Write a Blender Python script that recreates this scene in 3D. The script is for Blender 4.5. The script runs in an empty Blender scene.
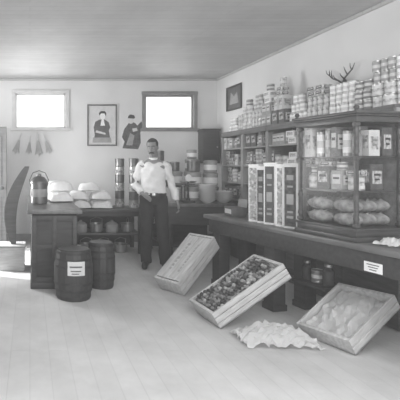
import bpy, bmesh, math, random
from mathutils import Vector, Matrix, Euler
random.seed(11)
sc=bpy.context.scene
try:
    sc.view_settings.view_transform='Standard'
except Exception: pass

# ---------------------------------------------------------------- materials
def M(name,v,rough=.7,var=.15,scale=8,stretch=(1,1,1),bump=0.0,metal=0.0,detail=4):
    m=bpy.data.materials.new(name); m.use_nodes=True
    nt=m.node_tree; b=nt.nodes['Principled BSDF']
    tc=nt.nodes.new('ShaderNodeTexCoord'); mp=nt.nodes.new('ShaderNodeMapping')
    mp.inputs['Scale'].default_value=stretch
    nz=nt.nodes.new('ShaderNodeTexNoise'); nz.inputs['Scale'].default_value=scale; nz.inputs['Detail'].default_value=detail
    cr=nt.nodes.new('ShaderNodeValToRGB')
    a=max(0,v*(1-var)); c=min(1,v*(1+var))
    cr.color_ramp.elements[0].position=.3; cr.color_ramp.elements[1].position=.7
    cr.color_ramp.elements[0].color=(a,a,a,1); cr.color_ramp.elements[1].color=(c,c,c,1)
    L=nt.links.new
    L(tc.outputs['Object'],mp.inputs['Vector']); L(mp.outputs['Vector'],nz.inputs['Vector'])
    L(nz.outputs['Fac'],cr.inputs['Fac']); L(cr.outputs['Color'],b.inputs['Base Color'])
    b.inputs['Roughness'].default_value=rough; b.inputs['Metallic'].default_value=metal
    if bump>0:
        bp=nt.nodes.new('ShaderNodeBump'); bp.inputs['Strength'].default_value=bump; bp.inputs['Distance'].default_value=.01
        L(nz.outputs['Fac'],bp.inputs['Height']); L(bp.outputs['Normal'],b.inputs['Normal'])
    return m
def planks(name,v,width,length,rot=0,seam=.45,var=.12,rough=.6,mix=.5):
    m=bpy.data.materials.new(name); m.use_nodes=True
    nt=m.node_tree; b=nt.nodes['Principled BSDF']; L=nt.links.new
    tc=nt.nodes.new('ShaderNodeTexCoord'); mp=nt.nodes.new('ShaderNodeMapping'); mp.inputs['Rotation'].default_value=(0,0,rot)
    br=nt.nodes.new('ShaderNodeTexBrick'); br.inputs['Scale'].default_value=1
    br.inputs['Brick Width'].default_value=length; br.inputs['Row Height'].default_value=width
    br.inputs['Mortar Size'].default_value=.004; br.inputs['Mortar Smooth'].default_value=.6
    lo=v*(1-var); hi=v*(1+var)
    br.inputs['Color1'].default_value=(lo,lo,lo,1); br.inputs['Color2'].default_value=(hi,hi,hi,1)
    br.inputs['Mortar'].default_value=(v*seam,v*seam,v*seam,1)
    nz=nt.nodes.new('ShaderNodeTexNoise'); nz.inputs['Scale'].default_value=1.9; nz.inputs['Detail'].default_value=10; nz.inputs['Roughness'].default_value=.7
    mx=nt.nodes.new('ShaderNodeMix'); mx.data_type='RGBA'; mx.blend_type='MULTIPLY'; mx.inputs[0].default_value=mix
    cr=nt.nodes.new('ShaderNodeValToRGB'); cr.color_ramp.elements[0].position=.3; cr.color_ramp.elements[1].position=.65
    cr.color_ramp.elements[0].color=(.6,.6,.6,1)
    L(tc.outputs['Object'],mp.inputs['Vector']); L(mp.outputs['Vector'],br.inputs['Vector']); L(tc.outputs['Object'],nz.inputs['Vector'])
    L(nz.outputs['Fac'],cr.inputs['Fac']); L(br.outputs['Color'],mx.inputs[6]); L(cr.outputs['Color'],mx.inputs[7])
    L(mx.outputs[2],b.inputs['Base Color']); b.inputs['Roughness'].default_value=rough
    return m
def glassmat():
    m=bpy.data.materials.new('clear_glass'); m.use_nodes=True; nt=m.node_tree; nt.nodes.clear()
    o=nt.nodes.new('ShaderNodeOutputMaterial'); t=nt.nodes.new('ShaderNodeBsdfTransparent'); g=nt.nodes.new('ShaderNodeBsdfGlossy')
    g.inputs['Roughness'].default_value=.25; t.inputs['Color'].default_value=(.95,.95,.95,1)
    x=nt.nodes.new('ShaderNodeMixShader'); x.inputs[0].default_value=.012
    nt.links.new(t.outputs[0],x.inputs[1]); nt.links.new(g.outputs[0],x.inputs[2]); nt.links.new(x.outputs[0],o.inputs[0])
    return m
def skymat():
    m=bpy.data.materials.new('overcast_sky'); m.use_nodes=True; nt=m.node_tree; nt.nodes.clear()
    o=nt.nodes.new('ShaderNodeOutputMaterial'); e=nt.nodes.new('ShaderNodeEmission'); nz=nt.nodes.new('ShaderNodeTexNoise'); nz.inputs['Scale'].default_value=1.5
    cr=nt.nodes.new('ShaderNodeValToRGB'); cr.color_ramp.elements[0].color=(.85,.85,.85,1)
    nt.links.new(nz.outputs['Fac'],cr.inputs['Fac']); nt.links.new(cr.outputs['Color'],e.inputs['Color']); e.inputs['Strength'].default_value=1.9
    nt.links.new(e.outputs[0],o.inputs[0]); return m
GLASS=glassmat(); SKY=skymat()
WALL=M('plaster_wall',.70,.9,.07,1.6,bump=.05)
FLOOR=planks('floor_boards',.60,.14,3.1,math.pi/2,.88,.03,.85,.6)
CEIL=planks('ceiling_boards',.50,.11,4.0,0,.75,.05)
DARK=M('dark_stained_wood',.035,.55,.35,5,(1,1,6),.1)
DARKH=M('dark_wood_horizontal',.04,.5,.35,5,(1,6,6),.1)
MIDW=M('mid_brown_wood',.10,.5,.3,5,(1,1,6),.1)
CASEW=M('showcase_wood',.06,.35,.3,8,(1,1,5),.05)
TOPW=M('worn_counter_top',.13,.35,.3,3,(6,1,1),.05)
PINE=M('pale_pine',.50,.65,.2,6,(1,7,7),.1)
PINED=M('weathered_pine',.34,.7,.25,6,(1,7,7),.1)
SHELFW=M('painted_shelf',.30,.6,.12,6)
BACKW=M('shelf_back_board',.08,.8,.2,4)  # even dark tone for the bench and shelf back panels
WHITE=M('white_paper',.84,.8,.04,10)
CREAM=M('pale_card',.62,.8,.08,10)
GREY=M('grey_card',.33,.7,.15,12)
MGREY=M('mid_grey_card',.20,.7,.3,22)
MOTTLE=M('printed_paper',.42,.7,.75,34,detail=6)
DGREY=M('dark_card',.09,.6,.3,14)
DPRINT=M('dark_printed_front',.07,.55,.8,26,detail=6)
BLACK=M('black_print',.02,.6,.3,14)
CLOTHW=M('flour_sack_cloth',.84,.95,.05,20,bump=.15)
TIN=M('tin_plate',.45,.3,.15,9,metal=.7)
DTIN=M('dark_tin_plate',.16,.35,.3,9,metal=.5)
IRON=M('dark_iron',.05,.4,.3,12,metal=.4)
ENAMEL=M('white_enamel',.72,.25,.05,6)
HOOP=M('keg_hoop_iron',.05,.5,.3,20,metal=.5)
KEG=M('keg_staves',.04,.55,.35,7,(5,5,.6),.2)
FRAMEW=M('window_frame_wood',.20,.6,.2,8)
GLAREF=M('glare_paled_frame',.60,.6,.1,8)  # frame colour lightened to imitate glare washing out the left window
SKIN=M('skin',.25,.6,.08,20)
HAIR=M('dark_hair',.02,.6,.3,60,bump=.3)
SHIRT=M('white_shirt_cloth',.78,.9,.05,14,bump=.1)
PANTS=M('dark_trouser_cloth',.025,.9,.25,14,bump=.1)
SHOE=M('black_shoe_leather',.02,.35,.2,14)
BREAD=M('bread_crust',.30,.7,.55,18,bump=.2)
APPLE=M('dark_fruit',.06,.5,.5,11)
APPLE2=M('pale_fruit',.34,.5,.4,11)
STRAW=M('broom_straw',.42,.9,.3,40,(8,8,.5),.2)
BONE=M('antler_horn',.05,.6,.3,14)
LGLASS=M('jar_contents',.28,.2,.3,10)
DJAR=M('dark_jar_contents',.07,.25,.4,10)

# ---------------------------------------------------------------- geometry helpers
def T(c=(0,0,0),r=(0,0,0)): return Matrix.Translation(Vector(c))@Euler(r).to_matrix().to_4x4()
def box(bm,s,c=(0,0,0),r=(0,0,0),bev=0,m=0):
    res=bmesh.ops.create_cube(bm,size=1,matrix=T(c,r)@Matrix.Diagonal((s[0],s[1],s[2],1)))
    vs=res['verts']; fs={f for v in vs for f in v.link_faces}
    for f in fs: f.material_index=m
    if bev>0:
        es=list({e for v in vs for e in v.link_edges})
        bmesh.ops.bevel(bm,geom=es,offset=bev,segments=2,affect='EDGES',profile=.6)
def lathe(bm,prof,seg=16,c=(0,0,0),r=(0,0,0),mats=None,m=0,cap=True):
    mt=T(c,r); rings=[]
    for (rr,z) in prof:
        rr=max(rr,.0006)
        rings.append([bm.verts.new(mt@Vector((rr*math.cos(2*math.pi*i/seg),rr*math.sin(2*math.pi*i/seg),z))) for i in range(seg)])
    for k in range(len(rings)-1):
        for i in range(seg):
            f=bm.faces.new((rings[k][i],rings[k][(i+1)%seg],rings[k+1][(i+1)%seg],rings[k+1][i]))
            f.material_index=mats[k] if mats else m
    if cap:
        f=bm.faces.new(rings[0][::-1]); f.material_index=mats[0] if mats else m
        f=bm.faces.new(rings[-1]); f.material_index=mats[-1] if mats else m
def tube(bm,pts,rad,seg=10,m=0,flat=1.0,up=(0.13,0.21,1)):
    pts=[Vector(p) for p in pts]; rings=[]; n=len(pts)
    for k,p in enumerate(pts):
        t=(pts[min(k+1,n-1)]-pts[max(k-1,0)]).normalized()
        x=t.cross(Vector(up)); x=x.normalized() if x.length>1e-3 else t.orthogonal().normalized()
        y=t.cross(x).normalized(); rr=rad[k] if isinstance(rad,(list,tuple)) else rad
        rings.append([bm.verts.new(p+x*rr*math.cos(2*math.pi*i/seg)+y*rr*flat*math.sin(2*math.pi*i/seg)) for i in range(seg)])
    for k in range(n-1):
        for i in range(seg):
            f=bm.faces.new((rings[k][i],rings[k][(i+1)%seg],rings[k+1][(i+1)%seg],rings[k+1][i])); f.material_index=m
    f=bm.faces.new(rings[0][::-1]); f.material_index=m
    f=bm.faces.new(rings[-1]); f.material_index=m
def loft(bm,rows,seg=24,m=0):
    rings=[[bm.verts.new((x+rx*math.cos(2*math.pi*i/seg),y+ry*math.sin(2*math.pi*i/seg),z)) for i in range(seg)] for (x,y,z,rx,ry) in rows]
    for k in range(len(rings)-1):
        for i in range(seg):
            bm.faces.new((rings[k][i],rings[k][(i+1)%seg],rings[k+1][(i+1)%seg],rings[k+1][i])).material_index=m
    bm.faces.new(rings[0][::-1]); bm.faces.new(rings[-1])
def ball(bm,c,s,r=(0,0,0),m=0,u=14,v=10):
    res=bmesh.ops.create_uvsphere(bm,u_segments=u,v_segments=v,radius=1,matrix=T(c,r)@Matrix.Diagonal((s[0],s[1],s[2],1)))
    for f in {f for q in res['verts'] for f in q.link_faces}: f.material_index=m
def poly(bm,pts,y,m=0,t=.004):
    a=[bm.verts.new((p[0],y,p[1])) for p in pts]; b=[bm.verts.new((p[0],y-t,p[1])) for p in pts]
    n=len(pts)
    bm.faces.new(a).material_index=m; bm.faces.new(b[::-1]).material_index=m
    for i in range(n): bm.faces.new((a[i],a[(i+1)%n],b[(i+1)%n],b[i])).material_index=m
def meshof(name,bm,mats,smooth=True,ang=35):
    bmesh.ops.recalc_face_normals(bm,faces=bm.faces[:])
    me=bpy.data.meshes.new(name); bm.to_mesh(me); bm.free()
    for q in (mats if isinstance(mats,(list,tuple)) else [mats]): me.materials.append(q)
    if smooth:
        me.shade_smooth()
        try: me.set_sharp_from_angle(angle=math.radians(ang))
        except Exception: pass
    return me
def link(ob): sc.collection.objects.link(ob); return ob
def put(name,me,loc=(0,0,0),rot=(0,0,0),parent=None,label=None,cat=None,group=None,kind=None,scale=None):
    ob=link(bpy.data.objects.new(name,me)); ob.location=loc; ob.rotation_euler=rot
    if scale: ob.scale=scale
    if parent: ob.parent=parent
    if label: ob['label']=label
    if cat: ob['category']=cat
    if group: ob['group']=group
    if kind: ob['kind']=kind
    return ob
def mk(name,bm,mats,**k):
    sm=k.pop('smooth',True); ang=k.pop('ang',35)
    return put(name,meshof(name,bm,mats,sm,ang),**k)
def empty(name,loc,rot=(0,0,0),**k):
    e=put(name,None,loc,rot,**k); e.empty_display_size=.1; return e
def dup(root,loc,rot=None,scale=None):
    n=root.copy(); sc.collection.objects.link(n); n.location=loc
    if rot is not None: n.rotation_euler=rot
    if scale: n.scale=scale
    def rec(a,b):
        for ch in a.children:
            c=ch.copy(); sc.collection.objects.link(c); c.parent=b; c.matrix_parent_inverse=ch.matrix_parent_inverse.copy(); rec(ch,c)
    rec(root,n); return n
def remesh(bm,vox,mat,name,sm=3):
    bmesh.ops.recalc_face_normals(bm,faces=bm.faces[:])
    me=bpy.data.meshes.new('tmp'); bm.to_mesh(me); bm.free()
    ob=link(bpy.data.objects.new('tmp',me))
    r=ob.modifiers.new('r','REMESH'); r.mode='VOXEL'; r.voxel_size=vox
    if sm: s=ob.modifiers.new('s','SMOOTH'); s.iterations=sm; s.factor=.5
    dg=bpy.context.evaluated_depsgraph_get(); dg.update()
    out=bpy.data.meshes.new_from_object(ob.evaluated_get(dg)); out.name=name
    bpy.data.objects.remove(ob); out.materials.clear(); out.materials.append(mat); out.shade_smooth(); return out
def ripple(me,fn):
    ns=[v.normal.copy() for v in me.vertices]
    for v,n in zip(me.vertices,ns): v.co=v.co+n*fn(v.co)
    me.update()
def B(): return bmesh.new()

# ---------------------------------------------------------------- room shell
XL,XR,YB,ZC=-1.2,3.34,7.5,2.905
YF=-1.2
def struct(name,bm,mat,**k): return mk(name,bm,mat,kind='structure',smooth=False,**k)
b=B(); box(b,(XR-XL+.4,YB-YF+.2,.1),((XL+XR)/2,(YB+YF)/2+.1,-.05)); struct('floor',b,FLOOR)
b=B(); box(b,(XR-XL+.4,YB-YF+.2,.1),((XL+XR)/2,(YB+YF)/2+.1,ZC+.05)); struct('ceiling',b,CEIL)
b=B(); box(b,(.12,YB-YF,ZC),(XR+.06,(YB+YF)/2,ZC/2)); struct('wall_right',b,WALL)
W1=(-.27,.64,2.02,2.66); W2=(2.05,2.93,2.01,2.63)
b=B()
def seg(x0,x1,z0,z1): box(b,(x1-x0,.14,z1-z0),((x0+x1)/2,YB+.07,(z0+z1)/2))
seg(XL-.15,W1[0],0,ZC); seg(W1[0],W1[1],0,W1[2]); seg(W1[0],W1[1],W1[3],ZC); seg(W1[1],W2[0],0,ZC)
seg(W2[0],W2[1],0,W2[2]); seg(W2[0],W2[1],W2[3],ZC); seg(W2[1],XR+.12,0,ZC)
struct('wall_back',b,WALL)
D0,D1,DH=5.55,6.75,2.05
b=B()
def segl(y0,y1,z0,z1): box(b,(.12,y1-y0,z1-z0),(XL-.06,(y0+y1)/2,(z0+z1)/2))
segl(YF,D0,0,ZC); segl(D0,D1,DH,ZC); segl(D1,YB,0,ZC)
struct('wall_left',b,WALL)
b=B(); box(b,(XR-XL,.02,.14),((XL+XR)/2,YB-.011,.07)); struct('baseboard_back',b,FRAMEW)
b=B(); box(b,(.02,YB-YF-.03,.14),(XR-.011,(YB+YF)/2-.02,.07)); struct('baseboard_right',b,FRAMEW)
b=B(); box(b,(XR-XL,.03,.035),((XL+XR)/2,YB-.016,ZC-.018),bev=.008); struct('trim_1',b,CEIL)
b=B(); box(b,(.03,YB-YF-.04,.035),(XR-.016,(YB+YF)/2-.02,ZC-.018),bev=.008); struct('trim_2',b,CEIL)
b=B(); box(b,(9,.02,6),(1.2,10.0,2.6)); struct('sky',b,SKY)
def window(name,W,fm,split):
    x0,x1,z0,z1=W; b=B(); w=.06
    box(b,(x1-x0+2*w,.03,w),((x0+x1)/2,YB-.016,z1+w/2-.01),bev=.006)
    box(b,(x1-x0+2*w+.04,.05,w*.8),((x0+x1)/2,YB-.026,z0-w*.4+.01),bev=.006)
    box(b,(w,.03,z1-z0),(x0-w/2+.01,YB-.016,(z0+z1)/2)); box(b,(w,.03,z1-z0),(x1+w/2-.01,YB-.016,(z0+z1)/2))
    box(b,(x1-x0,.03,.035),((x0+x1)/2,YB+.05,z1-.018)); box(b,(x1-x0,.03,.035),((x0+x1)/2,YB+.05,z0+.018))
    for xx in [x0+.018,x1-.018]+([(x0+x1)/2] if split else []): box(b,(.03,.03,z1-z0),(xx,YB+.05,(z0+z1)/2))
    o=struct(name,b,fm)
    b=B(); box(b,(x1-x0-.04,.004,z1-z0-.05),((x0+x1)/2,YB+.05,(z0+z1)/2)); mk('window_glass',b,GLASS,parent=o,smooth=False)
window('window_1',W1,GLAREF,False); window('window_2',W2,FRAMEW,False)
b=B(); box(b,(.80,.04,1.98),(0,0,1.0),bev=.004)
for zz,h in ((.5,.7),(1.45,.8)):
    for xx in (-.19,.19): box(b,(.26,.012,h),(xx,-.025,zz),bev=.005)
door=mk('door_1',b,MIDW,loc=(-.78,6.82,0),kind='structure',smooth=False)
b=B(); lathe(b,[(.012,0),(.012,.03),(.028,.045),(.03,.06),(.015,.075)],12,(.33,-.02,1.0),(math.pi/2,0,0)); mk('door_knob',b,IRON,parent=door)
b=B(); box(b,(.03,.09,DH+.09),(XL+.015,D0-.045,(DH+.09)/2)); box(b,(.03,D1-D0,.09),(XL+.015,(D0+D1)/2,DH+.045)); struct('trim_3',b,FRAMEW)

# ---------------------------------------------------------------- left counter
def counter_left():
    e=empty('store_counter',(.27,5.75,0),label='dark panelled wooden store counter beside the kegs',cat='counter')
    b=B(); box(b,(.50,2.2,.80),(0,0,.42),bev=.006); mk('counter_body',b,DARK,parent=e)
    b=B(); box(b,(.60,2.34,.045),(0,0,.855),bev=.01); mk('counter_top',b,TOPW,parent=e)
    b=B()
    for xx in (-.225,.225,0): box(b,(.05,.02,.72),(xx,-1.11,.44),bev=.004)
    for zz in (.10,.78,.46): box(b,(.5,.016,.06),(0,-1.109,zz),bev=.004)
    mk('front_panel',b,DARKH,parent=e)
    b=B(); box(b,(.53,2.24,.07),(0,0,.036),bev=.008); mk('plinth',b,DARKH,parent=e)
counter_left()
def bench():
    e=empty('display_bench',(1.18,6.75,0),label='low wooden bench with open shelf below white sacks',cat='bench')
    b=B(); box(b,(1.16,.62,.04),(0,0,.67),bev=.008); mk('bench_top',b,MIDW,parent=e)
    b=B(); box(b,(1.08,.52,.03),(0,0,.30),bev=.005); mk('lower_shelf',b,MIDW,parent=e)
    b=B(); box(b,(1.08,.02,.6),(0,.27,.34)); mk('back_panel',b,BACKW,parent=e)
    for x in (-.52,.52):
        for y in (-.26,.245):
            b=B(); box(b,(.06,.06,.65),(x,y,.325),bev=.005); mk('leg',b,DARK,parent=e)
    b=B(); box(b,(.98,.02,.07),(0,-.27,.612)); mk('apron',b,DARKH,parent=e)
bench()
def table():
    e=empty('store_table',(2.40,6.45,0),label='dark wooden table holding tins and enamelware behind the man',cat='table')
    b=B(); box(b,(.98,1.1,.04),(0,0,.80),bev=.008); mk('table_top',b,TOPW,parent=e)
    b=B(); box(b,(.90,1.0,.26),(0,0,.65),bev=.005); mk('apron',b,DARKH,parent=e)
    for x in (-.41,.41):
        for y in (-.46,.46):
            b=B(); lathe(b,[(.035,0),(.028,.03),(.04,.08),(.045,.3),(.035,.4),(.05,.44),(.05,.53)],14,(x,y,0)); mk('leg',b,DARK,parent=e)
    b=B(); box(b,(.88,.03,.36),(0,.30,.25)); mk('back_panel',b,DARK,parent=e)
    b=B(); box(b,(.88,.8,.03),(0,-.03,.2),bev=.004); mk('lower_shelf',b,DARK,parent=e)
table()

# ---------------------------------------------------------------- right long counter
TH=math.asin(.18); A0=Vector((2.03,4.88,0)); UX=Vector((math.cos(TH),math.sin(TH),0)); UY=Vector((-math.sin(TH),math.cos(TH),0))
def C(u,v,z): return tuple(A0+UX*u+UY*v+Vector((0,0,z)))
rc=empty('long_counter',tuple(A0),(0,0,TH),label='long dark wooden counter on thick square legs, carrying a glass showcase',cat='counter')
LV=2.45
b=B(); box(b,(.57,LV,.045),(.275,-LV/2+.02,.7775),bev=.008); mk('counter_top',b,TOPW,parent=rc)
b=B(); box(b,(.03,LV-.08,.15),(.04,-LV/2,.678),bev=.004); mk('apron',b,DARKH,parent=rc)
b=B(); box(b,(.44,.03,.15),(.28,-.04,.678),bev=.004); mk('end_apron',b,DARKH,parent=rc)
for v in (-.12,-.93,-2.34):
    for u in (.125,.46):
        b=B(); box(b,(.13,.13,.60),(u,v,.30),bev=.006); box(b,(.15,.15,.06),(u,v,.031),bev=.006); mk('leg',b,DARK,parent=rc)
b=B(); box(b,(.26,.35,.03),(.37,-1.185,.30),bev=.004); mk('lower_shelf',b,DARK,parent=rc)
b=B(); box(b,(.03,LV-.4,.05),(.46,-LV/2,.30),bev=.004); mk('stretcher',b,DARK,parent=rc)
b=B(); box(b,(.004,.13,.07),(0,0,0))
for i in range(3): box(b,(.002,.09-.02*i,.006),(-.0025,0,.018-.018*i),m=1)
mk('price_card',b,[WHITE,DGREY],loc=C(.0225,-1.97,.65),rot=(0,0,TH),label='small white card tacked to the counter apron',cat='card',smooth=False)

# ---------------------------------------------------------------- wall shelving
MOD=.625; Y0=6.56
e=empty('shelf_unit',(3.0,Y0-MOD,0),label='painted wall shelf unit stocked with tins and cartons',cat='shelf',group='wall shelf units along the side wall')
SZ=[.87,1.12,1.37,1.62]
b=B(); box(b,(.30,MOD-.006,.80),(.165,MOD/2,.41),bev=.004); mk('base_cabinet',b,MIDW,parent=e)
for yy in (.014,MOD-.014):
    b=B(); box(b,(.33,.026,1.03),(.157,yy,1.33)); mk('side_panel',b,SHELFW,parent=e,smooth=False)
b=B(); box(b,(.012,MOD-.056,1.0),(.314,MOD/2,1.34)); mk('back_panel',b,BACKW,parent=e,smooth=False)
for z in SZ:
    b=B(); box(b,(.30,MOD-.056,.02),(.155,MOD/2,z-.01)); mk('shelf',b,SHELFW,parent=e,smooth=False)
b=B(); box(b,(.345,MOD-.002,.022),(.155,MOD/2,1.859)); box(b,(.03,MOD-.002,.05),(-.010,MOD/2,1.822),bev=.006); mk('cornice',b,MIDW,parent=e,smooth=False)
for k in range(1,5): dup(e,(3.0,Y0-MOD*(k+1),0))

# ---------------------------------------------------------------- goods kinds (shared meshes)
def can_me(name,r,h,lab):
    b=B(); lathe(b,[(r*.97,0),(r,.004),(r,.012),(r*.985,.014),(r*.985,h*.35),(r*.985,h*.62),(r*.985,h-.014),(r,h-.012),(r,h-.004),(r*.93,h-.001),(r*.9,h-.005)],14,mats=[0,0,0,1,2,1,0,0,0,0]); return meshof(name,b,[TIN]+lab)
def carton_me(name,d,w,h,mats):
    b=B(); box(b,(d,w,h),(0,0,h/2),bev=.003); box(b,(.002,w*.75,h*.5),(-d/2-.001,0,h*.55),m=1); box(b,(.002,w*.55,h*.10),(-d/2-.0025,0,h*.6),m=2)
    box(b,(d*.7,.002,h*.5),(0,-w/2-.001,h*.5),m=1); box(b,(d*.5,.002,h*.08),(0,-w/2-.0025,h*.6),m=2); box(b,(d*.4,.002,h*.06),(0,-w/2-.0025,h*.42),m=2)
    return meshof(name,b,mats,False)
def jar_me(name,r,h,cm):
    b=B(); lathe(b,[(r*.9,0),(r,.01),(r,h*.68),(r*.6,h*.8),(r*.55,h*.86),(r*.66,h*.87),(r*.66,h*.99),(r*.5,h)],14,mats=[1,1,1,1,1,0,0]); return meshof(name,b,[TIN,cm])
K={}
K['can_a']=('food_can',can_me('food_can',.038,.105,[WHITE,CREAM]),.08,.105,'small tin can with pale paper label','can')
K['can_b']=('food_can',can_me('food_can_dark',.038,.105,[GREY,CREAM]),.08,.105,'small tin can with grey banded label','can')
K['can_c']=('food_can',can_me('food_can_black',.045,.095,[MGREY,CREAM]),.094,.095,'squat tin can with dark label','can')
K['can_d']=('food_can',can_me('food_can_print',.036,.12,[MOTTLE,CREAM]),.076,.12,'slim tin can with mottled printed label','can')
K['tin']=('round_tin',can_me('round_tin',.058,.11,[CREAM,MOTTLE]),.12,.11,'wide round tin with pale label','tin')
K['cart_a']=('carton',carton_me('carton_pale',.12,.085,.17,[CREAM,MOTTLE,MGREY]),.09,.17,'pale cardboard carton with printed front','carton')
K['cart_b']=('carton',carton_me('carton_grey',.12,.10,.15,[GREY,CREAM,BLACK]),.105,.15,'grey cardboard carton with white panel','carton')
K['cart_c']=('carton',carton_me('carton_dark',.13,.12,.18,[DGREY,MOTTLE,BLACK]),.125,.18,'dark cardboard carton with pale panel','carton')
K['cart_d']=('carton',carton_me('carton_tall',.10,.065,.20,[MGREY,CREAM,DGREY]),.07,.20,'tall grey carton with white printed panel','carton')
K['pack']=('packet',carton_me('packet',.10,.15,.075,[WHITE,MOTTLE,GREY]),.155,.075,'flat white packet with grey label','packet')
K['pack_b']=('packet',carton_me('packet_print',.10,.12,.055,[MOTTLE,DGREY,WHITE]),.125,.055,'flat printed packet with dark label','packet')
K['jar']=('glass_jar',jar_me('glass_jar',.04,.17,LGLASS),.085,.17,'glass jar with metal lid','jar')
K['djar']=('glass_jar',jar_me('glass_jar_dark',.045,.17,DJAR),.1,.17,'dark glass jar with metal lid','jar')
def good(k,loc,rz=0,group=None,scale=None):
    n,me,w,h,lab,cat=K[k]
    return put(n,me,loc,(0,0,rz),label=lab,cat=cat,group=group,scale=scale)
def fill(y0,y1,z,hmax,x,group):
    y=y1-.004; last=''
    while True:
        k=random.choice([q for q in ('can_a','can_b','can_c','can_d','tin','cart_a','cart_b','cart_c','cart_d','pack','pack_b','jar') if q!=last]); last=k
        n=random.choice([1,1,2,2,3]); w,h=K[k][2],K[k][3]; s=random.uniform(.88,1.06)
        for q in range(n):
            ww=w*s
            if y-ww<y0:
                if y-y0<.08: return
                break
            yy=y-ww/2; rows=1
            while (rows+1)*h*s<hmax-.004 and random.random()<.95: rows+=1
            for r in range(rows): good(k,(x+random.uniform(-.02,.02),yy,z+r*(h*s+.0006)+.0005),random.uniform(-.06,.06) if 'can' not in k else random.uniform(-3,3),group,(s,s,s))
            y-=ww+.004
for k in range(5):
    a=Y0-MOD*(k+1)+.028; c=Y0-MOD*k-.028
    for j,z in enumerate(SZ): 
        fill(a,c,z,.225,3.085,'goods on the wall shelves')
ZT=1.87
def stack(kind,yc,n,rows,x=3.12,shrink=True,z=ZT+.001,s=1,group='goods stacked on top of the wall shelves'):
    w,h=K[kind][2]*s+.003,K[kind][3]*s
    for r in range(rows):
        m=n-r if shrink else n
        if m<=0: break
        for i in range(m):
            good(kind,(x+random.uniform(-.008,.008),yc+(i-(m-1)/2)*w,z+r*(h+.0006)),random.uniform(-.1,.1),group,(s,s,s))
    return z+rows*(h+.0006)
stack('can_a',6.40,3,2); stack('can_d',6.18,2,2,shrink=False)
z=stack('tin',5.96,2,3,shrink=False); stack('can_c',5.96,1,1,z=z)
z=stack('can_d',5.70,4,2,shrink=False); z=stack('can_b',5.70,3,2,z=z)
z=stack('cart_b',5.44,2,2,shrink=False); z=stack('pack',5.44,1,2,z=z,shrink=False); stack('can_c',5.44,1,1,z=z)
z=stack('cart_c',5.18,2,1); z=stack('cart_a',5.18,2,1,z=z); z=stack('pack_b',5.18,1,2,z=z,shrink=False); stack('can_d',5.18,1,1,z=z)
stack('can_a',4.86,4,3); z=stack('can_d',4.53,4,2,shrink=False); stack('pack_b',4.53,2,2,z=z,shrink=False)
z=stack('can_a',4.18,4,3,shrink=False); z=stack('can_c',3.91,2,3,shrink=False)
z=stack('tin',3.68,2,2,shrink=False); stack('can_b',3.68,3,2,z=z,shrink=False); stack('can_a',3.47,2,4,shrink=False)

# ---------------------------------------------------------------- tall display boxes on counter
vv=-.63
for i,(w_,h,bm_,fm_,inset) in enumerate(((.10,.56,WHITE,MOTTLE,.7),(.075,.54,WHITE,DPRINT,.85),(.12,.575,WHITE,DGREY,.68),(.085,.56,WHITE,MOTTLE,.5),(.125,.57,CREAM,DPRINT,.75))):
    vv-=(w_/2+.004)*1.12
    e=empty('display_box',C(.09,vv,.801),(0,0,TH+.42),label='tall narrow pale box with dark printed front standing upright' if fm_ in (DGREY,DPRINT) else 'tall narrow white box with mottled printed front standing upright',cat='box',group='tall boxes standing on the long counter')
    b=B(); box(b,(.16,w_,h),(.08,0,h/2),bev=.004); mk('box_body',b,bm_,parent=e)
    b=B(); box(b,(.003,w_*inset,h*.93),(-.002,w_*.04,h*.5),m=0)
    for (zz,ww,hh) in ((.80,.6,.08),(.66,.5,.03),(.46,.62,.16),(.26,.5,.03),(.18,.6,.04)): box(b,(.002,w_*inset*ww,h*hh),(-.0045,w_*.04,h*zz),m=1)
    mk('front_label',b,[fm_,GREY],parent=e,smooth=False)
    b=B(); box(b,(.164,w_+.004,.016),(.08,0,h+.0085),bev=.003); mk('lid',b,bm_,parent=e)
    vv-=(w_/2+.004)*1.12
e=empty('cigar_box',C(.22,-.24,.801),(0,0,TH-.2),label='small dark box with raised lid on the counter',cat='box')
b=B(); box(b,(.16,.20,.10),(0,0,.051),bev=.004); mk('box_body',b,DGREY,parent=e)
b=B(); box(b,(.008,.20,.09),(.084,0,.145),(0,.15,0),bev=.002); mk('lid',b,GREY,parent=e)
b=B(); box(b,(.002,.15,.05),(-.081,0,.055)); mk('label_panel',b,CREAM,parent=e,smooth=False)

# ---------------------------------------------------------------- showcase
cs=empty('glass_showcase',C(.03,-1.84,.801),(0,0,TH),label='dark wood-framed glass showcase filled with bread and packets',cat='showcase')
SW,SL=.42,.54
b=B(); box(b,(SW+.03,SL+.03,.035),(SW/2,SL/2,.018),bev=.008); box(b,(SW,SL,.05),(SW/2,SL/2,.06),bev=.006); box(b,(SW+.02,SL+.02,.018),(SW/2,SL/2,.09),bev=.005); mk('base',b,CASEW,parent=cs)
for x in (.018,SW-.018):
    for y in (.018,SL-.018):
        b=B(); box(b,(.024,.024,.80),(x,y,.50),bev=.004)
        for zz in (.12,.62,.87): box(b,(.038,.038,.025),(x,y,zz),bev=.004)
        for zz in (.14,.64): lathe(b,[(.013,zz),(.021,zz+.03),(.013,zz+.06),(.017,zz+.10),(.013,zz+.14),(.021,zz+.18),(.013,zz+.21)],12,(x,y,0))
        mk('corner_post',b,CASEW,parent=cs)
b=B(); box(b,(SW+.01,SL+.01,.045),(SW/2,SL/2,.91),bev=.008); box(b,(SW+.035,SL+.035,.016),(SW/2,SL/2,.94),bev=.006); box(b,(SW+.06,SL+.06,.02),(SW/2,SL/2,.958),bev=.008)
mk('cornice',b,CASEW,parent=cs)
for (x,y) in ((0,0),(0,SL)):
    b=B(); lathe(b,[(.018,0),(.010,.01),(.02,.025),(.012,.04),(.003,.045)],12,(x,y,.967)); mk('finial',b,CASEW,parent=cs)
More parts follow.
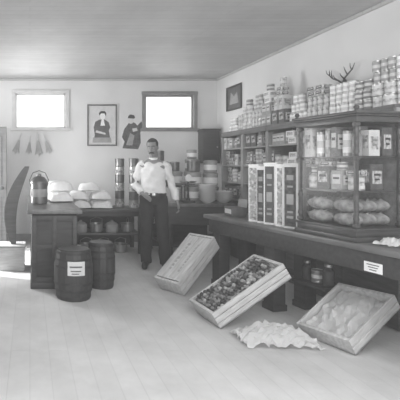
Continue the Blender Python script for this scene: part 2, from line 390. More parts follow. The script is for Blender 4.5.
for (s,c) in (((.004,SL-.075,.79),(.014,SL/2,.495)),((SW-.075,.004,.79),(SW/2,.014,.495)),((SW-.075,.004,.79),(SW/2,SL-.012,.495))):
    b=B(); box(b,s,c); mk('glass_pane',b,GLASS,parent=cs,smooth=False)
b=B(); box(b,(.012,SL-.075,.79),(SW-.012,SL/2,.495)); mk('back_door',b,MGREY,parent=cs,smooth=False)
for z in (.37,.63):
    b=B(); box(b,(SW-.08,SL-.05,.010),(SW/2-.005,SL/2,z)); mk('shelf',b,CASEW,parent=cs,smooth=False)
def S(x,y,z): 
    return tuple(A0+UX*(.03+x)+UY*(-1.84+y)+Vector((0,0,.801+z)))
b=B(); ball(b,(0,0,.05),(.060,.115,.05)); 
for i in (-1,0,1): tube(b,[(-.03,.05*i-.01,.093),(0,.05*i,.101),(.03,.05*i+.01,.093)],[.004,.007,.004],6)
loaf=meshof('bread_loaf',b,BREAD)
for r,z in ((0,.1),(1,.204)):
    for i,x in enumerate((.09,.215,.335)):
        for y in (.15,.39):
            put('bread_loaf',loaf,S(x,y,z+.001),(0,0,TH+random.uniform(-.06,.06)),label='crusty brown bread loaf in the showcase',cat='bread',group='bread loaves in the showcase',scale=(.95,1,1))
G='packets in the showcase'
for i,k in enumerate(('tin','cart_b','cart_c','tin')): good(k,S(.10,.09+.118*i,.3765),TH,G,scale=(.9,.92,1.0))
for i,k in enumerate(('cart_c','pack','cart_a','cart_c')): good(k,S(.25,.10+.112*i,.3765),TH,G,scale=(.9,.68,1.1))
for i,k in enumerate(('pack_b','can_c','pack_b','can_c')): good(k,S(.10,.09+.118*i,[.4885,.5285,.5585,.4885][i]),TH,G,scale=(.8,.85,.7))
for i,k in enumerate(('jar','can_a','cart_d','can_d','can_a','cart_a')): good(k,S(.085,.07+.079*i,.6365),TH,G,scale=(.85,.78,[1.3,1.9,1.15,1.8,2.0,1.35][i]))
for i in range(6):
    good('cart_d' if i%2 else 'cart_a',S(.20,.07+.079*i,.6365),TH,G,scale=(.8,.8,1.15))
    good('cart_c',S(.315,.07+.079*i,.6365),TH,G,scale=(.7,.6,1.2))

def crumple(name,sx,sy,h,mat,loc,rot,label,cat,n=14,amp=.02,seed=1,parent=None):
    rnd=random.Random(seed); b=B(); g=[[None]*(n+1) for _ in range(n+1)]
    for i in range(n+1):
        for j in range(n+1):
            g[i][j]=b.verts.new(((i/n-.5)*sx+rnd.uniform(-.2,.2)*sx/n,(j/n-.5)*sy+rnd.uniform(-.2,.2)*sy/n,abs(rnd.gauss(0,amp))+h*math.exp(-(abs(i/n-.5)**3+abs(j/n-.5)**3)*14)))
    for i in range(n):
        for j in range(n): b.faces.new((g[i][j],g[i+1][j],g[i+1][j+1],g[i][j+1]))
    mz=min(v.co.z for v in b.verts)
    for v in b.verts: v.co.z-=mz-.003
    bmesh.ops.solidify(b,geom=b.faces[:],thickness=.002)
    return mk(name,b,mat,loc=loc,rot=rot,label=label,cat=cat,smooth=False,parent=parent)
crumple('wrapping_paper',.18,.15,.05,WHITE,C(.15,-2.0,.803),(0,0,.3),'crumpled white wrapping paper on the counter','paper',8,.010,3)
b=B(); lathe(b,[(.04,0),(.045,.01),(.045,.16),(.018,.20),(.016,.25),(.02,.255),(.02,.275)],16); mk('milk_bottle',b,ENAMEL,loc=C(.16,-2.15,.801),label='white bottle standing on the counter beside wrapping paper',cat='bottle')
for i,(k,s) in enumerate((('djar',1.0),('can_c',1.2),('djar',1.1))):
    good(k,C(.35,-1.07-.112*i,.3165),TH+.3*(i%3),'goods on the shelf under the long counter',scale=(s*.9,s*.9,s))

# ---------------------------------------------------------------- crates
def crate(loc,xa,ya,za,L,W,D,mat,label,t=.014,split=3):
    m=Matrix((( xa.x,ya.x,za.x),(xa.y,ya.y,za.y),(xa.z,ya.z,za.z)))
    e=empty('wooden_crate',loc,m.to_euler(),label=label,cat='crate')
    b=B(); box(b,(L,W,t),(L/2,W/2,t/2),bev=.002); mk('bottom_board',b,mat,parent=e)
    for y in (t/2,W-t/2):
        b=B(); hh=(D-.006*(split-1))/split
        for i in range(split): box(b,(L,t,hh),(L/2,y,hh/2+i*(hh+.006)+.0),bev=.002)
        mk('side_slats',b,mat,parent=e)
    for x in (t,L-t):
        b=B(); box(b,(2*t,W-2*t-.001,D),(x,W/2,D/2),bev=.003); mk('end_board',b,mat,parent=e)
    return e
def axes(lx,ly,lz):
    x=Vector((lx,ly,lz)).normalized(); w=Vector((-ly,lx,0)).normalized(); z=x.cross(w).normalized()
    if z.z<0: w=-w; z=x.cross(w)
    return x,w,z
xa,ya,za=axes(.66,.40,.57)
crA=crate((1.61,4.38,.003),xa,ya,za,.74,.32,.17,PINE,'pale printed wooden crate leaning at an angle against the counter')
b=B()
for i in range(2): box(b,(.66,.153,.014),(.37,.080+.158*i,.163),bev=.002)
mk('lid_board',b,PINE,parent=crA)
b=B(); rnd=random.Random(4)
for (y0,hh,n) in ((.215,.035,8),(.10,.022,10)):
    for i in range(n):
        w_=.44/n; box(b,(w_*rnd.uniform(.5,.75),hh*rnd.uniform(.7,1),.002),(.15+w_*(i+.5),y0,.1715))
mk('crate_lettering',b,GREY,parent=crA,smooth=False)
b=B()
for i in range(2): box(b,(.30-.08*i,.002,.014),(.37,-.0015,.06+.055*i))
mk('side_lettering',b,PINED,parent=crA,smooth=False)
xb,yb,zb=axes(.84,.10,.53)
OB=Vector((1.59,3.50,.003))
crB=crate(tuple(OB),xb,yb,zb,.76,.385,.15,PINE,'open slatted crate full of dark produce tilted up beside the counter')
def lump(nm,mt,sd):
    b=B(); ball(b,(0,0,0),(.021,.018,.016),u=9,v=7)
    for v in b.verts: v.co*=1+.16*math.sin(v.co.x*190+sd)*math.cos(v.co.y*170+sd*2)
    return meshof(nm,b,mt)
ap=[lump('produce',APPLE,1),lump('produce_pale',APPLE2,2),lump('produce_grey',MGREY,4)]
MB=Matrix.Translation(OB)@Matrix(((xb.x,yb.x,zb.x,0),(xb.y,yb.y,zb.y,0),(xb.z,yb.z,zb.z,0),(0,0,0,1)))
b=B(); box(b,(.695,.35,.10),(.38,.1925,.068)); mk('packing_straw',b,DGREY,parent=crB)
for i in range(20):
    for j in range(10):
        p=MB@Vector((.055+.0342*i+random.uniform(-.007,.007),.035+.035*j+random.uniform(-.005,.005),.133+random.uniform(-.005,.010)+.010*math.sin(i*.6)*math.sin(j*.7)))
        t_=random.choice([0,0,1,2,2])
        put('produce_piece',ap[t_],tuple(p),(random.uniform(0,6),random.uniform(0,6),random.uniform(0,6)),cat='fruit',group='produce filling the tilted crate',label=['dark rounded produce packed in the open crate','pale mottled produce packed in the open crate','grey rounded produce packed in the open crate'][t_])
xc=Vector((.5,.17,.31)).normalized(); wc=Vector((0,1,.13)); wc=(wc-xc*wc.dot(xc)).normalized(); zc=xc.cross(wc)
crC=crate((2.33,3.00,.012),xc,wc,zc,.56,.42,.12,PINE,'shallow open pale crate tipped up with paper lining',split=2)
crumple('packing_paper',.48,.36,.03,WHITE,(.28,.21,.060),(0,0,0),None,None,12,.014,8,parent=crC)
b=B(); box(b,(.50,.38,.04),(.28,.21,.036)); mk('crate_lining',b,CREAM,parent=crC)
crumple('packing_paper_heap',.56,.32,.11,WHITE,(1.90,3.26,.002),(0,0,-.05),'broad rumpled heap of white packing paper between crates','paper',18,.020,5)

# ---------------------------------------------------------------- kegs
def keg(loc,r,h,lab,rot):
    e=empty('keg',loc,(0,0,rot),label=lab,cat='keg',group='wooden kegs by the counter')
    n=8; prof=[(r*(.84+.16*math.sin(math.pi*i/n)),h*i/n) for i in range(n+1)]
    b=B(); seg=30
    lathe(b,prof,seg); 
    for v in b.verts:
        a=math.atan2(v.co.y,v.co.x); k=round((a/(2*math.pi))*seg)
        if k%2: v.co.x*=.985; v.co.y*=.985
    mk('keg_body',b,KEG,parent=e,ang=10)
    for t_ in (.06,.2,.34,.68,.82,.95):
        rr=r*(.84+.16*math.sin(math.pi*t_))+.003; b=B()
        lathe(b,[(rr-.004,h*t_-.013),(rr,h*t_-.012),(rr,h*t_+.012),(rr-.004,h*t_+.013)],30,cap=False); mk('hoop',b,HOOP,parent=e)
    b=B(); lathe(b,[(r*.76,h+.001),(r*.78,h+.006),(r*.70,h+.007)],24); mk('keg_head',b,MIDW,parent=e)
    return e
k1=keg((.45,4.36,.001),.205,.50,'dark wooden keg with a pale paper label',0)
k2=keg((.80,4.74,.001),.16,.50,'smaller dark wooden keg beside the larger keg',.3)
b=B(); n=8; R=.209
for (z0,z1,mm,a0,a1,rr) in ((.27,.41,0,-1.95,-1.1,R),(.35,.365,1,-1.85,-1.25,R+.002),(.31,.322,1,-1.8,-1.3,R+.002),(.285,.295,1,-1.75,-1.4,R+.002)):
    vs=[[b.verts.new((rr*math.cos(a0+(a1-a0)*i/n),rr*math.sin(a0+(a1-a0)*i/n),z)) for i in range(n+1)] for z in (z0,z1)]
    for i in range(n): b.faces.new((vs[0][i],vs[0][i+1],vs[1][i+1],vs[1][i])).material_index=mm
mk('paper_label',b,[CREAM,DGREY],parent=k1,label='pale printed paper label')

# ---------------------------------------------------------------- things on left counter
e=empty('oil_can',(.115,5.35,.879),label='wide dark metal canister with domed lid on the counter',cat='can')
b=B(); lathe(b,[(.10,0),(.108,.01),(.108,.25),(.113,.255),(.113,.27),(.10,.30),(.07,.335),(.03,.35),(.03,.37),(.015,.38)],22); mk('can_body',b,DTIN,parent=e)
b=B(); lathe(b,[(.109,.09),(.110,.092),(.110,.185),(.109,.187)],22,cap=False); mk('band',b,GREY,parent=e)
b=B(); tube(b,[(.10,0,.04),(.13,0,.045),(.145,0,.03)],[.012,.011,.009]); mk('spout',b,TIN,parent=e)
b=B(); tube(b,[(-.108,0,.22),(-.12,0,.30),(-.08,0,.39),(0,0,.42),(.08,0,.39),(.12,0,.30),(.108,0,.22)],.005,8); mk('handle',b,IRON,parent=e)
e=empty('wooden_box',(-.24,5.60,0),label='low pale wooden box standing in the sunlight by the counter',cat='box')
b=B(); box(b,(.34,.34,.30),(0,0,.151),bev=.004); mk('box_body',b,PINE,parent=e)
b=B(); box(b,(.36,.36,.02),(0,0,.311),bev=.004); mk('box_lid',b,PINED,parent=e)
b=B(); N=16; L_=[];R_=[]
for i in range(N+1):
    t=i/N; w=.03+.055*math.sin(math.pi*t)**.7; cx=-.22+.18*t-.12*math.sin(math.pi*t); z=1.03*t
    L_.append((cx-w,z)); R_.append((cx+w,z))
poly(b,R_+L_[::-1],0,t=.05)
mk('curved_board',b,MIDW,loc=(.0,5.62,.322),rot=(0,0,.05),label='dark curved board leaning toward the counter atop a box',cat='board',smooth=False)

def sack_me(seed):
    rnd=random.Random(seed); b=B(); nx,ny=12,9
    top=[[None]*(ny+1) for _ in range(nx+1)]; bot=[[None]*(ny+1) for _ in range(nx+1)]
    for i in range(nx+1):
        for j in range(ny+1):
            u=i/nx*2-1; v=j/ny*2-1; pr=((1-abs(u)**4)*(1-abs(v)**4))**.5
            x=u*.165*(1-.08*v*v); y=v*.12*(1-.10*u*u)
            z=.016+.105*pr+.016*math.sin(u*4+seed)*math.cos(v*3+seed)*pr+rnd.uniform(-.002,.002)
            top[i][j]=b.verts.new((x,y,z)); bot[i][j]=b.verts.new((x,y,.016*(1-pr)))
    for i in range(nx):
        for j in range(ny):
            b.faces.new((top[i][j],top[i+1][j],top[i+1][j+1],top[i][j+1])); b.faces.new((bot[i][j],bot[i][j+1],bot[i+1][j+1],bot[i+1][j]))
    for i in range(nx):
        for j in (0,ny): b.faces.new((top[i][j],top[i+1][j],bot[i+1][j],bot[i][j]))
    for j in range(ny):
        for i in (0,nx): b.faces.new((top[i][j],top[i][j+1],bot[i][j+1],bot[i][j]))
    return meshof('flour_sack',b,CLOTHW,True,60)
sm=[sack_me(1),sack_me(5),sack_me(9)]
def sack(x,y,z,rz,i,s=1): put('flour_sack',sm[i%3],(x,y,z),(0,0,rz),scale=(s,s,s),label='slumped white cloth sack piled on the counter' if x<.6 else 'slumped white cloth sack piled on the bench',cat='sack',group='white sacks')
for (x,y,z,r,i) in ((.41,5.62,.879,.15,0),(.38,5.90,.879,2.95,1),(.40,6.17,.879,.08,2),(.37,6.45,.879,.1,0),(.43,5.76,1.012,-.25,2),(.38,6.06,1.010,3.3,0),(.41,6.36,1.010,.1,1)): sack(x,y,z,r,i)
for (x,y,z,r,i) in ((.79,6.60,.692,.12,1),(1.13,6.59,.692,3.0,0),(.77,6.88,.692,.0,0),(1.11,6.88,.692,.1,1),(.76,6.62,.828,-.12,2),(1.10,6.60,.830,.15,0),(.80,6.89,.828,.0,0),(.93,6.62,.964,.1,0),(1.14,6.88,.830,2.95,2)): sack(x,y,z,r,i)
b=B(); lathe(b,[(.075,0),(.095,.02),(.10,.13),(.108,.135),(.10,.137),(.09,.02),(.0,.018)],20,cap=False); tube(b,[(-.1,0,.12),(-.11,0,.2),(0,0,.235),(.11,0,.2),(.1,0,.12)],.004,6); potm=meshof('pail',b,TIN)
b=B(); lathe(b,[(.09,0),(.10,.03),(.10,.12),(.07,.15),(.02,.17),(.025,.185),(.0,.19)],20); crm=meshof('crock',b,GREY)
for i in range(4): put('tin_pail' if i%2 else 'lidded_crock',potm if i%2 else crm,(.80+.245*i,6.62,.316),(0,0,.4*i),label='tin pail with bail handle under the bench' if i%2 else 'grey lidded crock under the bench',cat='pail' if i%2 else 'crock',group='pots on the shelf under the bench')
for i in range(3): put('tin_pail',potm,(.88+.27*i,6.6,.001),(0,0,.5),label='tin pail standing on the floor under the bench',cat='pail',group='pots on the floor under the bench')
b=B(); lathe(b,[(.068,0),(.074,.004),(.074,.105),(.077,.108),(.077,.125),(.07,.13)],20); candy=meshof('canister',b,[DTIN])
b=B(); lathe(b,[(.068,0),(.074,.004),(.074,.02),(.074,.09),(.074,.105),(.077,.108),(.077,.125),(.07,.13)],20,mats=[0,0,1,0,0,0,0]); candy2=meshof('canister',b,[TIN,MOTTLE])
for (x,y,n) in ((1.46,6.84,6),(1.63,6.60,6)):
    for r in range(n): put('canister',candy if (r+n)%2 else candy2,(x,y,.692+r*.1305),(0,0,r),label='round lidded canister in a tall stack behind the man',cat='canister',group='stacked canisters on the bench')
b=B(); lathe(b,[(.05,0),(.055,.006),(.10,.04),(.125,.062),(.128,.066),(.12,.063),(.095,.04),(.04,.01),(.0,.009)],24,cap=False); bowl=meshof('enamel_bowl',b,ENAMEL)
for (x,y,n) in ((2.05,6.06,7),(2.56,6.06,9),(2.82,6.12,5)):
    for r in range(n): put('enamel_bowl',bowl,(x,y,.821+r*.026),(0,0,0),label='white enamel bowl nested in a stack on the table',cat='bowl',group='stacked enamel bowls')
b=B(); lathe(b,[(.10,0),(.108,.01),(.108,.16),(.112,.165),(.112,.19),(.09,.205),(.03,.207)],24); bigt=meshof('biscuit_tin',b,DTIN)
b=B(); lathe(b,[(.10,0),(.108,.01),(.108,.04),(.108,.13),(.108,.16),(.112,.165),(.112,.19),(.09,.205),(.03,.207)],24,mats=[0,0,1,0,0,0,0,0]); bigt2=meshof('biscuit_tin',b,[GREY,WHITE])
for col in (((2.04,6.48),((bigt2,1.1),(bigt,1.0),(bigt2,.85))),((2.29,6.66),((bigt,1.1),(bigt2,1.1),(bigt,.7))),((2.53,6.50),((bigt2,1.1),(bigt2,1.05),(bigt,.9))),((2.79,6.50),((bigt,1.1),(bigt2,1.0),(bigt2,.9))),((2.10,6.86),((bigt2,1.0),(bigt,1.0),(bigt2,1.0),(bigt,.8))),((2.64,6.86),((bigt,1.1),(bigt2,1.1),(bigt2,.95),(bigt2,.7)))):
    (x,y),items=col; z=.821
    for m,s in items:
        put('biscuit_tin',m,(x,y,z),(0,0,0),label='large round lidded tin stacked on the table',cat='tin',group='large tins on the table',scale=(s,s,s)); z+=.2077*s
e=empty('counter_scale',(2.305,6.12,.821),label='iron balance scale with two round pans on the table',cat='scale'); e.scale=(.85,.9,1)
b=B(); box(b,(.20,.13,.03),(0,0,.016),bev=.008); lathe(b,[(.04,.03),(.02,.07),(.014,.16),(.02,.20),(.012,.36),(.004,.40)],12); box(b,(.22,.02,.02),(0,0,.27),bev=.004); mk('scale_base',b,IRON,parent=e)
for s in (-1,1):
    b=B(); lathe(b,[(.010,.26),(.010,.285),(.045,.29),(.072,.315),(.068,.314),(.035,.295),(.0,.293)],18,(.075*s,0,0),cap=False); mk('scale_pan',b,TIN,parent=e)
b=B(); lathe(b,[(.05,-.008),(.055,0),(.05,.008)],20,(0,-.02,.36),(math.pi/2,0,0)); mk('dial',b,WHITE,parent=e)
e=empty('wall_cabinet',(3.14,7.38,1.40),label='small dark cabinet hung high in the room corner',cat='cabinet')
b=B(); box(b,(.28,.238,.56),(0,0,.28),bev=.005); mk('cabinet_body',b,DARK,parent=e)
b=B(); box(b,(.24,.016,.48),(0,-.128,.28),bev=.004); mk('door',b,DARK,parent=e)
b=B(); box(b,(.32,.235,.04),(0,0,.58),bev=.010); mk('cornice',b,DARKH,parent=e)
b=B(); ball(b,(.09,-.14,.28),(.012,.012,.012)); mk('knob',b,TIN,parent=e)

# ---------------------------------------------------------------- wall pictures
def frame(name,w,h,fm,bg,loc,rot,label,shapes):
    e=empty(name,loc,rot,label=label,cat='picture')
    b=B(); t=.024
    for z in (t/2,h-t/2): box(b,(w,.022,t),(0,-.012,z),bev=.004)
    for x in (-w/2+t/2,w/2-t/2): box(b,(t,.022,h-2*t),(x,-.012,h/2),bev=.004)
    mk('frame',b,fm,parent=e)
    b=B(); box(b,(w-.04,.006,h-.04),(0,-.004,h/2)); mk('picture_sheet',b,bg,parent=e,smooth=False)
    for i,(pts,mt) in enumerate(shapes):
        b=B(); poly(b,pts,-.008-.0012*i,t=.001); mk('printed_figure',b,mt,parent=e,smooth=False)
def ell(cx,cz,a,c,n=18): return [(cx+a*math.cos(2*math.pi*i/n),cz+c*math.sin(2*math.pi*i/n)) for i in range(n)]
frame('framed_portrait',.53,.74,MIDW,CREAM,(1.285,7.499,1.71),(0,0,0),'framed portrait print of a figure in grey clothing on plaster wall',
  [([(-.15,.06),(.15,.06),(.14,.16),(.12,.28),(.145,.33),(.12,.42),(.05,.47),(-.05,.47),(-.12,.43),(-.15,.33),(-.13,.2)],DGREY),([(-.17,.06),(.17,.06),(.16,.15),(-.16,.15)],GREY),(ell(.01,.53,.045,.062),WHITE),([(-.05,.54),(-.055,.59),(-.02,.62),(.05,.62),(.075,.58),(.065,.53),(.045,.58),(-.02,.58)],BLACK),([(-.03,.36),(.05,.36),(.03,.47),(-.01,.47)],WHITE),([(-.12,.24),(.06,.20),(.06,.23),(-.10,.28)],CREAM)])
e=empty('advertising_cutout',(1.80,7.5,1.66),(0,.06,0),label='dark printed cardboard figure cut-out on the wall beside the portrait',cat='poster')
b=B(); poly(b,[(-.15,0),(.13,.0),(.17,.12),(.15,.30),(.19,.42),(.16,.50),(.09,.42),(.05,.46),(.0,.48),(-.07,.45),(-.14,.34),(-.17,.2),(-.12,.12)],0,t=.004); mk('card_body',b,DPRINT,parent=e,smooth=False)
b=B(); poly(b,ell(-.03,.50,.048,.058),-.0045,t=.002); mk('card_face',b,CREAM,parent=e,smooth=False)
b=B(); poly(b,[(-.09,.54),(.03,.54),(.04,.565),(.02,.60),(-.05,.61),(-.08,.58)],-.007,t=.002); mk('card_hat',b,BLACK,parent=e,smooth=False)
b=B(); poly(b,[(-.09,.06),(.02,.06),(.05,.24),(-.03,.28)],-.007,t=.002); mk('card_panel',b,GREY,parent=e,smooth=False)
b=B(); poly(b,[(.02,.30),(.10,.33),(.08,.38),(.0,.36)],-.007,t=.002); mk('card_panel',b,CREAM,parent=e,smooth=False)
frame('framed_picture',.50,.40,BLACK,DGREY,(3.339,6.86,2.27),(0,0,-math.pi/2),'dark framed picture hung on the side wall above shelves',[([(-.15,.1),(.15,.1),(.1,.28),(0,.22),(-.1,.3)],GREY)])
e=empty('antler_mount',(3.339,4.45,2.20),label='dark branching antlers mounted on the side wall',cat='antlers'); e.scale=(.62,.62,.62)
b=B(); ball(b,(-.012,0,.05),(.012,.06,.09)); mk('plaque',b,MIDW,parent=e)
for s in (-1,1):
    b=B(); tube(b,[(-.02,.02*s,.06),(-.07,.07*s,.12),(-.09,.17*s,.17),(-.08,.26*s,.24),(-.06,.29*s,.34)],[.014,.014,.012,.010,.004],8)
    tube(b,[(-.07,.07*s,.12),(-.13,.08*s,.17),(-.15,.08*s,.22)],[.011,.008,.003],8)
    tube(b,[(-.09,.17*s,.17),(-.12,.16*s,.24),(-.13,.14*s,.31)],[.011,.008,.003],8)
    tube(b,[(-.08,.25*s,.23),(-.12,.27*s,.28),(-.13,.28*s,.34)],[.009,.006,.003],8)
    mk('antler',b,BONE,parent=e)
b=B(); tube(b,[(0,0,.0),(0,0,-.13)],[.010,.011],8,m=1)
for q in range(7):
    a=(q-3)/3; tube(b,[(.008*a,0,-.12),(.03*a,.004*(q%2),-.24),(.062*a,-.006*(q%2),-.38+.03*abs(a)+.015*(q%3))],[.008,.010,.005],6,m=0)
tube(b,[(0,-.01,-.015),(0,.03,-.015)],.003,6,m=1)
wb=meshof('whisk_broom',b,[STRAW,CREAM])
for i,(x,z,r,s) in enumerate(((-.16,1.95,.28,1.0),(.0,1.90,.08,.85),(.13,1.96,-.08,1.1),(.25,1.92,-.30,.9),(-.46,1.96,.10,1.0))):
    put('whisk_broom',wb,(x,7.471,z-.02),(0,r,0),label='pale straw whisk broom hanging on the wall below the window',cat='broom',group='whisk brooms on the wall',scale=(s,1,s))

# ---------------------------------------------------------------- the man
def man(loc,rz):
    e=empty('person',loc,(0,0,rz),label='man in white shirt and dark trousers standing beside the table',cat='person'); e.scale=(.94,.94,1.0)
    sh={-1:((-.172,.0,1.375),(-.258,.05,1.11),(-.15,-.15,.99)),1:((.172,.0,1.375),(.255,.06,1.10),(.32,-.04,.88))}
    HR=Matrix.Translation((0,.0,1.50))@Euler((math.radians(12),math.radians(-3),math.radians(-16))).to_matrix().to_4x4()@Matrix.Translation((0,0,-1.50))
    def headT(bm):
        for v in bm.verts: v.co=HR@v.co
    b=B()
    loft(b,[(0,-.05,1.487,.022,.020),(0,-.042,1.50,.040,.040),(0,-.025,1.53,.055,.066),(0,-.012,1.57,.064,.084),(0,-.004,1.61,.071,.094),(0,.0,1.65,.072,.096),(0,.006,1.69,.060,.080),(0,.01,1.712,.036,.048),(0,.01,1.72,.01,.014)])
    tube(b,[(0,-.096,1.625),(0,-.110,1.602),(0,-.120,1.578),(0,-.095,1.566)],[.008,.010,.014,.010],8)
    for s in (-1,1):
        ball(b,(.073*s,.008,1.60),(.010,.018,.030)); ball(b,(.03*s,-.090,1.634),(.020,.010,.006)); ball(b,(.034*s,-.072,1.572),(.020,.02,.022))
    ball(b,(0,-.092,1.538),(.022,.010,.006)); ball(b,(0,-.084,1.503),(.020,.014,.012))
    headT(b)
    loft(b,[(0,0,.86,.12,.09),(0,0,.95,.15,.10),(0,0,1.08,.135,.09),(0,0,1.22,.15,.10),(0,0,1.35,.175,.10),(0,.0,1.42,.12,.08),(0,.008,1.455,.062,.06),(0,.002,1.50,.052,.055),(0,-.008,1.56,.048,.052)])
    for s in (-1,1):
        S_,E_,W_=[Vector(p) for p in sh[s]]
        tube(b,[S_,S_.lerp(E_,.5),E_,E_.lerp(W_,.35),W_],[.052,.046,.038,.040,.027],14)
        if s<0: f=Vector((.75,-.45,-.45)).normalized(); side=Vector((.1,-.45,.8)).normalized(); curl=Vector((.2,.8,-.5)).normalized()
        else:  f=Vector((.2,-.25,-.93)).normalized(); side=Vector((.1,-.95,.25)).normalized(); curl=Vector((-.9,.1,-.1)).normalized()
        P=W_+f*.085
        for k in (-1.5,-.5,.5,1.5): tube(b,[W_,W_+f*.04+side*.012*k,P+side*.019*k],[.02,.017,.012],8)
        for k,l in ((1.5,.9),(.5,1.02),(-.5,.97),(-1.5,.78)):
            a=P+side*.0195*k; L=.078*l
            q1=a+(f*.95+curl*.25).normalized()*L*.45; q2=q1+(f*.65+curl*.75).normalized()*L*.32; q3=q2+(f*.25+curl).normalized()*L*.28
            tube(b,[a-f*.015,a,q1,q2,q3],[.0095,.0095,.009,.008,.006],8)
        t0=W_+f*.03+side*.024; t1=t0+(f*.6+side*.7+curl*.2).normalized()*.04; t2=t1+(f*.9+side*.2+curl*.35).normalized()*.032
        tube(b,[t0,t1,t2],[.013,.011,.008],8)
    legs={-1:((-.09,.0,.92),(-.105,-.02,.50),(-.10,.02,.09)),1:((.09,0,.92),(.125,-.03,.50),(.16,-.05,.09))}
    for s in (-1,1):
        H,Kn,An=legs[s]; tube(b,[H,Vector(H).lerp(Vector(Kn),.5),Kn,Vector(Kn).lerp(Vector(An),.35),An],[.092,.078,.055,.056,.038],16)
        tube(b,[(An[0],An[1]+.03,.045),(An[0]*1.05,An[1]-.06,.045),(An[0]*1.15,An[1]-.16,.035)],[.035,.036,.025],10,flat=.9)
    put('body',remesh(b,.0065,SKIN,'body',2),parent=e)
    b=B()
    loft(b,[(0,0,.94,.160,.120),(0,0,.98,.172,.132),(0,-.003,1.05,.172,.132),(0,-.002,1.18,.166,.126),(0,0,1.30,.172,.122),(0,0,1.37,.160,.106),(0,.003,1.415,.100,.085),(0,.006,1.45,.066,.068)])
    for s in (-1,1):
        S_,E_,W_=[Vector(p) for p in sh[s]]
        tube(b,[S_+Vector((-.04*s,0,.012)),S_+Vector((0,0,-.006)),S_.lerp(E_,.35),S_.lerp(E_,.7),E_,E_.lerp(W_,.35),E_.lerp(W_,.75),E_.lerp(W_,.9)],[.05,.058,.058,.056,.053,.056,.050,.036],16)
    me=remesh(b,.009,SHIRT,'shirt',3)
    ripple(me,lambda a:.005*math.sin(a.z*48+a.x*26)+.004*math.sin(a.z*27-a.x*40+a.y*20))
    put('shirt',me,parent=e)
    b=B(); lathe(b,[(.060,1.443),(.066,1.441),(.061,1.467),(.058,1.467)],20,(0,.004,0),cap=False); mk('collar',b,SHIRT,parent=e)
    b=B()
    loft(b,[(0,0,.84,.150,.115),(0,0,.90,.176,.130),(0,0,.965,.178,.135),(0,0,1.0,.174,.131)])
    for s in (-1,1):
        H,Kn,An=[Vector(q) for q in legs[s]]
        tube(b,[H+Vector((0,0,.03)),H.lerp(Kn,.35),Kn,Kn.lerp(An,.5),An+Vector((0,0,-.03))],[.105,.100,.086,.080,.078],18)
    me=remesh(b,.009,PANTS,'trousers',3)
    ripple(me,lambda a:.004*math.sin(a.z*32+a.x*25))
    put('trousers',me,parent=e)
    b=B(); lathe(b,[(.176,.962),(.181,.961),(.181,1.0),(.176,1.001)],28,cap=False)
    for v in b.verts: v.co.y*=.77
    mk('belt',b,SHOE,parent=e)
    b=B(); box(b,(.045,.008,.036),(0,-.143,.981),bev=.003); mk('belt_buckle',b,TIN,parent=e)
    for s in (-1,1):
        An=legs[s][2]; dx=.02*s
        b=B(); tube(b,[(An[0],An[1]+.065,.04),(An[0],An[1]+.04,.05),(An[0]+dx*.5,An[1]-.05,.055),(An[0]+dx,An[1]-.13,.042),(An[0]+dx*1.3,An[1]-.2,.032),(An[0]+dx*1.4,An[1]-.225,.028)],[.028,.042,.045,.047,.036,.015],14)
        tube(b,[(An[0],An[1]+.005,.03),(An[0],An[1]+.0,.11)],[.05,.05],14)
        for v in b.verts: v.co.z=max(v.co.z,.003)
        put('shoe',remesh(b,.008,SHOE,'shoe',2),parent=e)
        b=B(); ball(b,(.029*s,-.0865,1.612),(.013,.008,.006)); headT(b); mk('eye',b,CREAM,parent=e)
        b=B(); ball(b,(.028*s,-.0930,1.612),(.007,.003,.006)); headT(b); mk('pupil',b,BLACK,parent=e)
        b=B(); tube(b,[(.012*s,-.099,1.634),(.03*s,-.099,1.640),(.05*s,-.085,1.633)],[.003,.005,.003],6); headT(b); mk('eyebrow',b,HAIR,parent=e)
    b=B()
    for s in (-1,1): tube(b,[(0,-.112,1.556),(.016*s,-.108,1.554),(.032*s,-.096,1.545),(.038*s,-.088,1.539)],[.007,.009,.007,.003],8)
    headT(b); mk('moustache',b,HAIR,parent=e)
    b=B(); ball(b,(0,.012,1.648),(.080,.098,.083),u=24,v=18)
    kill=[v for v in b.verts if (v.co.y<-.045 and v.co.z<1.678) or (v.co.z<1.61 and v.co.y<.02) or v.co.z<1.56]
    bmesh.ops.delete(b,geom=kill,context='VERTS')
    bmesh.ops.solidify(b,geom=b.faces[:],thickness=.008)
    headT(b); mk('hair',b,HAIR,parent=e)
    return e
man((1.65,5.62,0),-.25)

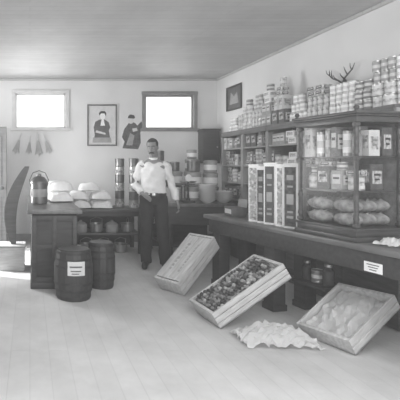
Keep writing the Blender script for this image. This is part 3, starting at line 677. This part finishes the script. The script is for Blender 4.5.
# ---------------------------------------------------------------- lights and added haze
w=bpy.data.worlds.new('World'); sc.world=w; w.use_nodes=True
nt=w.node_tree; bg=nt.nodes['Background']; bg.inputs[0].default_value=(1,1,1,1); bg.inputs[1].default_value=1.5
vs=nt.nodes.new('ShaderNodeVolumeScatter'); vs.inputs['Density'].default_value=.030; vs.inputs['Anisotropy'].default_value=.2  # scattering volume added to soften contrast and spread glow near the windows
nt.links.new(vs.outputs[0],nt.nodes['World Output'].inputs['Volume'])
def area(name,loc,rot,sx,sy,en):
    l=bpy.data.lights.new(name,'AREA'); l.shape='RECTANGLE'; l.size=sx; l.size_y=sy; l.energy=en
    o=link(bpy.data.objects.new(name,l)); o.location=loc; o.rotation_euler=rot; return o
def aim(d): return Vector(d).to_track_quat('-Z','Y').to_euler()
area('overhead_fill',(1.1,1.6,2.85),(math.radians(30),0,0),3.4,2.0,118)  # fill lamp added under the ceiling, out of view, to brighten the room
area('front_fill',(1.07,-1.15,1.5),aim((0,1,0)),4.3,2.6,150)  # unseen lamp added at the open front, replacing ambient light the haze absorbs
area('window_daylight',(.185,YB+.2,2.34),(math.radians(-62),0,0),.9,.62,12)
area('window_daylight',(2.49,YB+.2,2.32),(math.radians(-62),0,0),.86,.6,9)
area('side_daylight',(XL-.3,6.15,1.1),aim((1,0,-.15)),1.9,1.1,150)
area('wall_glow_fill',(XL+.06,6.3,2.10),aim((1.1,1.1,.0)),.6,.5,14)  # unseen lamp added to put a glow on the wall round the left window
sp=bpy.data.lights.new('sun_beam','SPOT'); sp.energy=4500; sp.spot_size=.5; sp.shadow_soft_size=.05
so=link(bpy.data.objects.new('sun_beam',sp)); so.location=(-4.2,6.94,5.8); so.rotation_euler=aim((.55,-.12,-.83))

# ---------------------------------------------------------------- camera
cam=bpy.data.cameras.new('camera'); co=link(bpy.data.objects.new('camera',cam)); sc.camera=co
co.location=(0,0,1.37); co.rotation_euler=(math.pi/2,0,0)
cam.sensor_width=36; cam.lens=37.8; cam.shift_x=.425; cam.shift_y=-.0875; cam.clip_start=.05
